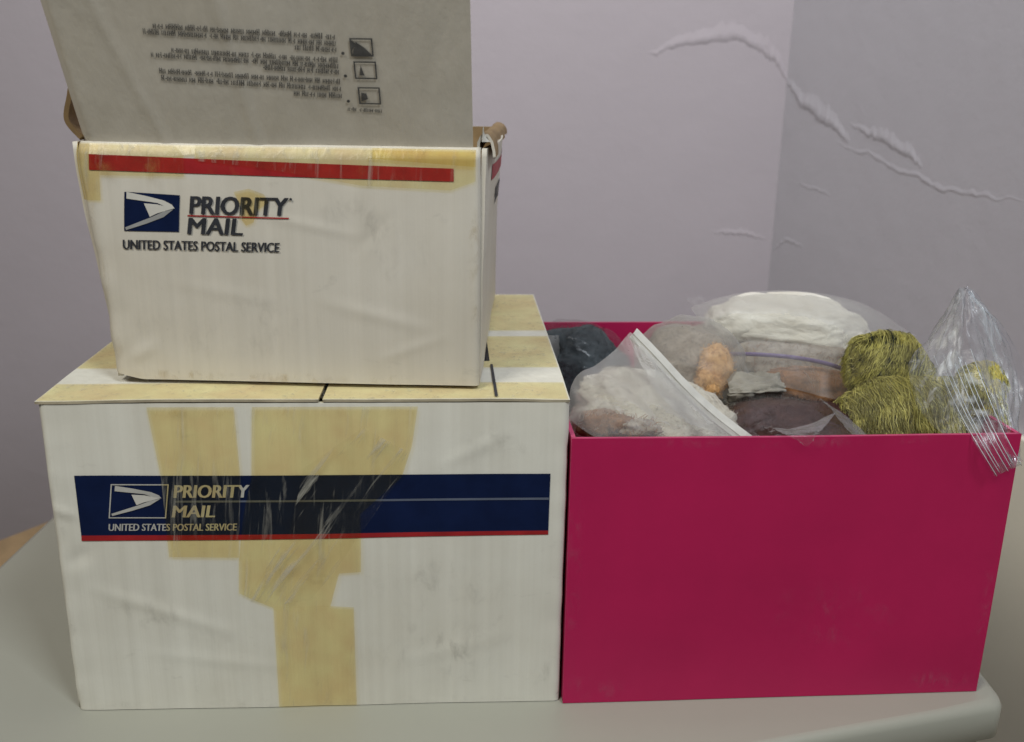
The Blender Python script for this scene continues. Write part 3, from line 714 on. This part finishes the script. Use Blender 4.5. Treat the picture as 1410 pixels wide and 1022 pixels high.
# ---------------------------------------------------------------- bags in the magenta box
def blob(name, c, r, mat, parent, seed, amp=0.12, freq=2.2, sub=5, rot=(0, 0, 0), ridged=0.0, rf=3.0, sq=1.0):
    bm = bmesh.new(); bmesh.ops.create_icosphere(bm, subdivisions=sub, radius=1)
    R = Matrix.Rotation(rot[2], 3, 'Z') @ Matrix.Rotation(rot[1], 3, 'Y') @ Matrix.Rotation(rot[0], 3, 'X')
    for v in bm.verts:
        p = v.co.copy()
        s = 1+amp*fbm((p.x*freq+seed, p.y*freq, p.z*freq), 4)
        if ridged:
            q = Vector((p.x*rf+seed*3, p.y*rf, p.z*rf*1.5)); q += 0.7*Vector((nz(q.y, q.z, seed), nz(q.z, q.x, seed), nz(q.x, q.y, seed)))
            s += ridged*(0.5-abs(noise.noise(q))*1.6)
        if sq != 1.0: p = Vector([math.copysign(abs(x)**sq, x) for x in p])
        v.co = R @ Vector((p.x*r[0]*s, p.y*r[1]*s, p.z*r[2]*s))+Vector(c)
    inv = parent_inv(parent) if parent else Matrix()
    bm.transform(inv)
    me = bpy.data.meshes.new(name); bm.to_mesh(me); bm.free(); me.materials.append(mat)
    me.polygons.foreach_set('use_smooth', [True]*len(me.polygons))
    o = bpy.data.objects.new(name, me); COL.objects.link(o); o.parent = parent
    return o

def film(name, rows, mat, parent, n=40, m=40, amp=0.003, freq=18, seed=0.0, stretch=(1, 1)):
    """a crumpled sheet through a grid of points"""
    def f(a, b):
        p = spl([spl(r, a) for r in rows], b)
        q = spl([spl(r, min(1, a+0.02)) for r in rows], b)-spl([spl(r, max(0, a-0.02)) for r in rows], b)
        s = spl([spl(r, a) for r in rows], min(1, b+0.02))-spl([spl(r, a) for r in rows], max(0, b-0.02))
        nn = q.cross(s); nn.normalize() if nn.length > 1e-9 else None
        u, v = a*freq*stretch[0]*0.3, b*freq*stretch[1]*0.3
        d = (0.5-abs(nz(u+seed, v, seed))*1.5)+0.5*(0.5-abs(nz(u*2.3+seed, v*2.3, seed+4))*1.5)
        return p+nn*d*amp
    o = sheet(name, f, n, m, mat, parent, 0.0, True, True)
    fd = [(0.15+0.85*smooth(0.0, 0.3, i/n)*smooth(1.0, 0.7, i/n))*(0.3+0.7*smooth(0.0, 0.1, j/m)*smooth(1.0, 0.6, j/m)) for j in range(m+1) for i in range(n+1)]
    o.data.attributes.new('fade', 'FLOAT', 'POINT').data.foreach_set('value', fd)
    return o
def tube(name, pts, r, mat, parent, n=30, k=6, flat=1.0):
    V, F = [], []
    P = [spl(pts, i/n) for i in range(n+1)]
    for i, p in enumerate(P):
        t_ = (P[min(i+1, n)]-P[max(i-1, 0)]).normalized(); a = t_.cross(Vector((0, 1, 0.2))).normalized(); b = t_.cross(a)
        for j in range(k):
            an = 2*math.pi*j/k; V.append(p+a*math.cos(an)*r+b*math.sin(an)*r*flat)
    for i in range(n):
        for j in range(k): F.append((i*k+j, i*k+(j+1) % k, (i+1)*k+(j+1) % k, (i+1)*k+j))
    F.append(tuple(range(k))[::-1]); F.append(tuple(range(n*k, n*k+k)))
    return mesh(name, V, F, mat, parent, True, None, True)
def bag(name, label, cat, c, group='bags in the magenta box'):
    return thing(name, label, cat, (c.x, c.y, c.z), 0, group)

def fuzz(name, blobs, mat, parent, n, ln, seed):
    """loose fibres standing off wool"""
    rg = random.Random(seed); V, F = [], []
    for b in blobs:
        me = b.data; nv = len(me.vertices)
        for _ in range(n):
            v = me.vertices[rg.randrange(nv)]; p = v.co; nn = v.normal
            t1 = nn.orthogonal().normalized(); t2 = nn.cross(t1); an = rg.uniform(0, 6.28)
            d = (t1*math.cos(an)+t2*math.sin(an)+nn*rg.uniform(0.1, 0.9)).normalized(); L = ln*rg.uniform(0.4, 1.2)
            c2 = (t1*math.cos(an+1.5)+t2*math.sin(an+1.5))*L*rg.uniform(-0.5, 0.5)
            w_ = d.cross(nn); w_ = (w_.normalized() if w_.length > 1e-6 else t1)*0.00016
            P = [p-nn*0.0006, p+d*L*0.5, p+d*L+c2]; k = len(V)
            for q in P: V.append(q-w_); V.append(q+w_)
            F += [(k, k+1, k+3, k+2), (k+2, k+3, k+5, k+4)]
    return tag(mesh(name, V, F, mat, parent), kind='stuff')

# crumpled fabric low in the box, under the other bags
g = bag('fabric_bundle', 'grey crumpled fabric between the orange ball and the purple zip bag', 'fabric', at(1045, 600, 0.70))
blob('fabric', at(1050, 680, 0.69), (0.10, 0.085, 0.075), MT['greyfab'], g, 3.0, 0.10, 2.5, 5, sq=0.75)
film('fabric_fold', [[at(1000, 520, 0.66), at(1020, 512, 0.66), at(1045, 513, 0.66), at(1068, 512, 0.66), at(1076, 520, 0.66)], [at(1003, 532, 0.645), at(1022, 528, 0.64), at(1045, 527, 0.64), at(1066, 526, 0.64), at(1082, 530, 0.645)], [at(1000, 545, 0.64), at(1022, 543, 0.632), at(1045, 542, 0.632), at(1066, 540, 0.632), at(1080, 540, 0.64)], [at(1000, 556, 0.65), at(1020, 556, 0.645), at(1045, 556, 0.645), at(1066, 554, 0.645), at(1078, 550, 0.65)]], MT['greyfab'], g, 40, 40, 0.0035, 12, 6.0, (0.8, 1.6))

# charcoal fleece
g = bag('plastic_bag', 'clear bag of charcoal fleece wedged beside the taped box', 'bag', at(800, 520, 0.74))
q = [blob('fleece', at(800, 498, 0.735), (0.038, 0.032, 0.026), MT['charcoal'], g, 1.0, 0.18, 1.4, 5, (0, 0.35, 0), 0.06, 1.4),
     blob('fleece', at(812, 535, 0.72), (0.034, 0.03, 0.030), MT['charcoal'], g, 2.0, 0.2, 1.6, 5)]
fuzz('fleece_fibres', q, MT['charcoal'], g, 1800, 0.004, 3)
blob('film', at(799, 498, 0.735), (0.043, 0.038, 0.031), MT['film_thin'], g, 5.0, 0.08, 1.5, 5, (0, 0.35, 0), 0.05, 1.6)
film('film_corner', [[at(738, 470, 0.70), at(752, 462, 0.71), at(770, 462, 0.72)], [at(736, 482, 0.695), at(750, 480, 0.70), at(772, 485, 0.715)], [at(742, 496, 0.695), at(755, 497, 0.70), at(775, 505, 0.715)]], MT['film_hazy'], g, 16, 16, 0.002, 9, 3.0)

# cream wool in front left
g = bag('plastic_bag', 'hazy zip bag of cream wool with slanting white zip strip against the front rim', 'bag', at(900, 610, 0.60))
q = [blob('wool', at(905, 600, 0.622), (0.062, 0.034, 0.038), MT['cream_wool'], g, 8.0, 0.12, 1.8, 5, (0, 0.05, 0), 0.04, 2.0),
     blob('wool', at(880, 552, 0.637), (0.042, 0.026, 0.022), MT['cream_wool'], g, 11.0, 0.16, 1.6, 5, (0, 0.20, 0), 0.04, 2.0)]
fuzz('wool_fibres', q, MT['cream_wool'], g, 2500, 0.003, 5)
q = [blob('rust_tuft', at(824, 585, 0.590), (0.014, 0.010, 0.011), MT['rust'], g, 2.4, 0.25, 1.6, 4),
     blob('rust_tuft', at(852, 584, 0.585), (0.010, 0.006, 0.006), MT['rust'], g, 4.4, 0.25, 1.6, 4),
     blob('rust_tuft', at(880, 590, 0.580), (0.012, 0.006, 0.006), MT['taupe'], g, 7.4, 0.3, 1.6, 4)]
fuzz('tuft_fibres', q, MT['rust'], g, 200, 0.005, 6)
Z = [at(874, 455, 0.635), at(905, 487, 0.618), at(945, 530, 0.597), at(985, 567, 0.579), at(1032, 603, 0.560)]
film('film', [[at(868, 456, 0.637), Z[1], Z[2], Z[3], Z[4]],
              [at(835, 492, 0.620), at(875, 515, 0.597), at(905, 545, 0.576), at(945, 578, 0.563), at(1000, 606, 0.556)],
              [at(790, 522, 0.600), at(830, 540, 0.580), at(860, 565, 0.562), at(890, 590, 0.555), at(940, 612, 0.553)],
              [at(780, 575, 0.575), at(800, 590, 0.562), at(825, 604, 0.553), at(850, 612, 0.552), at(880, 618, 0.552)]], MT['film_hazy'], g, 70, 60, 0.0015, 9, 1.0, (1, 1.6))
film('zip_strip', [[p+Vector((0.0014, 0, 0.0016)) for p in Z], [p+Vector((-0.0006, -0.0022, -0.0006)) for p in Z], [p+Vector((-0.0024, -0.0030, -0.0024)) for p in Z], [p+Vector((-0.0042, -0.0030, -0.0044)) for p in Z]], MT['zip'], g, 50, 12, 0.0003, 30, 2.0)
for o_ in (-0.0012, -0.0034):
    tube('zip_rib', [p+Vector((o_, -0.0034, o_*1.05)) for p in Z], 0.0005, MT['zip'], g, 40)
film('film_fold', [[at(872, 458, 0.632), at(900, 492, 0.610), at(935, 532, 0.592), at(985, 580, 0.566)], [at(866, 466, 0.630), at(882, 500, 0.606), at(910, 545, 0.580), at(960, 592, 0.560)]], MT['film_hazy'], g, 30, 10, 0.0015, 14, 7.0)

# taupe and orange wool
g = bag('plastic_bag', 'clear bag of taupe wool with an orange ball behind the slanting zip', 'bag', at(945, 560, 0.70))
q = [blob('wool', at(942, 512, 0.705), (0.036, 0.032, 0.036), MT['taupe'], g, 5.0, 0.14, 1.6, 5)]
fuzz('wool_fibres', q, MT['taupe'], g, 2000, 0.0035, 7)
q = [blob('orange_wool', at(985, 508, 0.672), (0.012, 0.015, 0.018), MT['orange'], g, 15.0, 0.15, 1.4, 5),
     blob('orange_wool', at(977, 530, 0.660), (0.010, 0.012, 0.010), MT['orange'], g, 19.0, 0.15, 1.4, 5)]
fuzz('orange_fibres', q, MT['orange'], g, 900, 0.004, 8)
blob('film', at(948, 508, 0.692), (0.041, 0.047, 0.039), MT['film_hazy'], g, 25.0, 0.08, 1.6, 5, (0, 0, 0), 0.05, 1.8)

# big white bag with a purple zip
g = bag('plastic_bag', 'big zip bag of white batting with a purple zip line, tallest at the back', 'bag', at(1080, 540, 0.76))
q = [blob('batting', at(1085, 455, 0.775), (0.066, 0.040, 0.030), MT['white_wool'], g, 31.0, 0.10, 1.4, 6, (0, 0.06, 0), 0.05, 1.4),
     blob('batting', at(1038, 443, 0.775), (0.040, 0.033, 0.021), MT['white_wool'], g, 34.0, 0.12, 1.5, 5, (0, -0.1, 0), 0.05, 1.6)]
q = [blob('rust_wool', at(1120, 532, 0.700), (0.040, 0.018, 0.014), MT['rust'], g, 36.0, 0.2, 1.8, 5, (0, 0.1, 0)),
     blob('pale_wool', at(1085, 503, 0.738), (0.052, 0.020, 0.020), MT['taupe'], g, 38.0, 0.15, 1.8, 5)]
fuzz('wool_fibres', q, MT['rust'], g, 700, 0.005, 10)
film('film', [[at(950, 422, 0.80), at(1010, 404, 0.81), at(1090, 399, 0.81), at(1180, 414, 0.81), at(1262, 462, 0.80)],
              [at(962, 440, 0.715), at(1010, 422, 0.708), at(1090, 422, 0.705), at(1170, 438, 0.71), at(1240, 480, 0.725)],
              [at(985, 470, 0.695), at(1030, 470, 0.69), at(1090, 474, 0.69), at(1150, 485, 0.69), at(1210, 505, 0.70)],
              [at(1000, 492, 0.690), at(1035, 494, 0.685), at(1090, 500, 0.682), at(1140, 512, 0.685), at(1195, 530, 0.69)],
              [at(1008, 518, 0.680), at(1040, 525, 0.678), at(1090, 535, 0.675), at(1140, 548, 0.675), at(1190, 560, 0.68)]], MT['film_hazy'], g, 80, 70, 0.0016, 9, 12.0, (1.6, 0.8))
tube('purple_zip', [at(1002, 488, 0.6925), at(1040, 488, 0.6895), at(1090, 492, 0.6885), at(1135, 500, 0.690), at(1172, 512, 0.694)], 0.0017, MT['purple'], g, 50, 6, 0.5)
film('film_corner', [[at(942, 412, 0.79), at(962, 428, 0.78), at(985, 460, 0.76)], [at(968, 410, 0.79), at(985, 430, 0.77), at(998, 465, 0.75)]], MT['film'], g, 16, 8, 0.002, 10, 5.0)

# dark brown wool
g = bag('plastic_bag', 'clear bag of dark brown wool with a film corner over the front rim', 'bag', at(1085, 620, 0.62))
q = [blob('wool', at(1090, 592, 0.622), (0.048, 0.030, 0.022), MT['brown'], g, 41.0, 0.12, 1.6, 5, (0, 0.05, 0), 0.03, 2.0)]
fuzz('wool_fibres', q, MT['brown'], g, 2500, 0.005, 11)
film('film', [[at(985, 562, 0.655), at(1030, 541, 0.655), at(1085, 538, 0.655), at(1130, 548, 0.65), at(1178, 578, 0.635)],
              [at(990, 570, 0.610), at(1035, 553, 0.600), at(1085, 551, 0.598), at(1135, 560, 0.600), at(1190, 590, 0.605)],
              [at(1010, 588, 0.578), at(1040, 578, 0.570), at(1085, 577, 0.568), at(1135, 583, 0.570), at(1200, 600, 0.578)],
              [at(1020, 604, 0.558), at(1045, 603, 0.555), at(1090, 603, 0.554), at(1140, 604, 0.555), at(1210, 608, 0.558)]], MT['film_thin'], g, 60, 40, 0.0012, 8, 21.0, (1.2, 1.2))
film('film_corner', [[at(1062, 588, 0.560), at(1100, 588, 0.556), at(1150, 568, 0.566)], [at(1080, 597, 0.543), at(1106, 597, 0.542), at(1134, 589, 0.544)], [at(1102, 609, 0.540), at(1111, 615, 0.5395), at(1120, 606, 0.5405)]], MT['film'], g, 20, 16, 0.0010, 10, 3.0)
film('film_fold', [[at(1128, 548, 0.60), at(1165, 572, 0.585), at(1205, 606, 0.562)], [at(1140, 556, 0.590), at(1160, 582, 0.573), at(1180, 606, 0.556)]], MT['film'], g, 24, 8, 0.0012, 12, 8.0)

# yellow-green yarn in its own bag
g = bag('plastic_bag', 'crisp clear zip bag of yellow-green tinsel yarn spilling over the front rim', 'bag', at(1270, 620, 0.64))
def yarn(name, c, r, rot, n, seed, palette, fuzz, parent):
    rg = random.Random(seed); V, F, mi = [], [], []
    R = Matrix.Rotation(rot[2], 3, 'Z') @ Matrix.Rotation(rot[1], 3, 'Y') @ Matrix.Rotation(rot[0], 3, 'X')
    inv = parent_inv(parent); c = Vector(c)
    def strand(P, rad, m):
        k0 = len(V)
        for i, p in enumerate(P):
            t_ = (P[min(i+1, len(P)-1)]-P[max(i-1, 0)]); t_.normalize(); a = t_.orthogonal().normalized(); b = t_.cross(a)
            rr = rad*(0.4 if i in (0, len(P)-1) else 1)
            for j in range(3):
                an = 2.094*j; V.append(inv @ (p+(a*math.cos(an)+b*math.sin(an))*rr))
        for i in range(len(P)-1):
            for j in range(3):
                F.append((k0+i*3+j, k0+i*3+(j+1) % 3, k0+i*3+3+(j+1) % 3, k0+i*3+3+j)); mi.append(m)
    def pick(ph, s): 
        q = nz(ph*2.2+seed, s*2.0, seed)+0.5*nz(ph*5, s*5, seed+2)+rg.uniform(-0.25, 0.25)
        return palette[0] if q > 0.02 else (palette[1] if q > -0.34 else palette[2])
    for _ in range(n):                           # loops of the skein
        s0 = rg.uniform(-0.95, 0.95); ph = rg.uniform(0, 2*math.pi); L = rg.uniform(0.7, 1.6); dep = rg.uniform(0.86, 1.03); P = []
        tw = rg.uniform(-0.12, 0.12)
        for i in range(9):
            an = ph+L*(i/8-0.5); s = max(-0.98, min(0.98, s0+tw*(i/8-0.5)+0.03*nz(an*3, ph, seed)))
            q = math.sqrt(1-s*s); wob = dep*(1+0.10*fbm((s*2+seed, math.cos(an)*1.5, math.sin(an)*1.5), 3))
            P.append(c+R @ Vector((s*r[0]*wob, math.cos(an)*q*r[1]*wob, math.sin(an)*q*r[2]*wob)))
        strand(P, rg.uniform(0.0002, 0.00035), pick(ph, s0))
    for _ in range(fuzz):                        # short tinsel ends
        s = rg.uniform(-0.98, 0.98); an = rg.uniform(0, 2*math.pi); q = math.sqrt(1-s*s)
        nrm = Vector((s, math.cos(an)*q, math.sin(an)*q)); b0 = Vector((nrm.x*r[0], nrm.y*r[1], nrm.z*r[2]))*(1+0.10*fbm((s*2+seed, math.cos(an)*1.5, math.sin(an)*1.5), 3))
        d = (nrm*0.35+Vector((0.35, rg.uniform(-.2, .2), -0.8))+Vector([rg.uniform(-.45, .45) for _ in range(3)])).normalized()
        ln = rg.uniform(0.0015, 0.004)
        strand([c+R @ (b0+d*ln*t_+Vector((0, 0, -0.6*ln*t_*t_))) for t_ in (0, 0.5, 1)], 0.0002, pick(an, s))
    me_mats = [MT['olive'], MT['olive_dark'], MT['black_yarn'], MT['yellow_yarn']]
    o = mesh(name, V, F, me_mats, parent, False, mi, False)
    return tag(o, kind='stuff')
for nm, c, r, rot, n, sd, pal, fz in (
        ('yarn_strands', at(1224, 508, 0.67), (0.032, 0.028, 0.027), (0, 0.5, 0), 1200, 1, (0, 1, 2), 9000),
        ('yarn_strands', at(1264, 572, 0.625), (0.058, 0.034, 0.027), (0, -0.04, 0), 1600, 2, (0, 1, 1), 16000),
        ('yarn_strands', at(1349, 532, 0.600), (0.016, 0.014, 0.017), (0, 0.2, 0), 400, 3, (3, 0, 1), 2500)):
    yarn(nm, c, r, rot, n, sd, pal, fz, g)
    blob('yarn_core', c, tuple(x*0.88 for x in r), MT['olive_dark'], g, sd*7.0, 0.08, 1.5, 4, rot)
F1 = MT['film_clean']
film('film', [[at(1262, 470, 0.66), at(1222, 448, 0.685), at(1172, 470, 0.68)], [at(1262, 500, 0.63), at(1215, 490, 0.64), at(1166, 510, 0.65)], [at(1255, 540, 0.60), at(1210, 545, 0.602), at(1163, 555, 0.62)], [at(1260, 598, 0.569), at(1210, 600, 0.569), at(1166, 600, 0.58)]], MT['film_thin'], g, 40, 40, 0.003, 14, 30.0)
film('film', [[at(1328, 396, 0.62), at(1324, 400, 0.625), at(1318, 412, 0.63)], [at(1330, 450, 0.60), at(1305, 455, 0.615), at(1280, 470, 0.635)], [at(1330, 510, 0.585), at(1290, 520, 0.595), at(1250, 505, 0.62)], [at(1345, 600, 0.561), at(1300, 600, 0.563), at(1262, 560, 0.59)]], MT['film_milky'], g, 40, 50, 0.004, 16, 33.0, (2.0, 0.7))
film('film', [[at(1331, 393, 0.62), at(1333, 393, 0.62), at(1336, 396, 0.62)], [at(1332, 440, 0.60), at(1355, 432, 0.605), at(1378, 445, 0.61)], [at(1345, 500, 0.585), at(1378, 495, 0.60), at(1410, 522, 0.60)], [at(1370, 570, 0.565), at(1390, 565, 0.575), at(1405, 590, 0.58)], [at(1392, 645, 0.551), at(1398, 640, 0.552), at(1406, 632, 0.553)]], F1, g, 40, 60, 0.004, 14, 37.0, (1.6, 0.7))
# the zip: a ribbed strip that hangs over the rim
def zp(t_, k):
    A = [at(1283, 490, 0.610), at(1300, 530, 0.590), at(1322, 575, 0.568), at(1345, 615, 0.549), at(1370, 656, 0.5475)]
    B = [at(1338, 480, 0.598), at(1352, 520, 0.584), at(1370, 565, 0.568), at(1388, 605, 0.552), at(1407, 640, 0.5505)]
    return spl(A, t_)*(1-k)+spl(B, t_)*k
film('zip_strip', [[zp(i/6, k/3) for k in range(4)] for i in range(7)], MT['film_hazy'] if False else F1, g, 14, 40, 0.0006, 12, 3.0)
for k in range(7):
    kk = (0.03, 0.17, 0.26, 0.45, 0.60, 0.71, 0.95)[k]
    tube('zip_rib', [zp((0.12 if k % 2 else 0.0)+(1-0.12*(k % 2)-0.03*(k % 3))*i/6, kk)+Vector((0, -0.0012, 0.0004)) for i in range(7)], 0.00022, MT['zip_rib'], g, 30, 5)
print('tris', sum(len(o.data.polygons) for o in bpy.data.objects if o.type == 'MESH'))
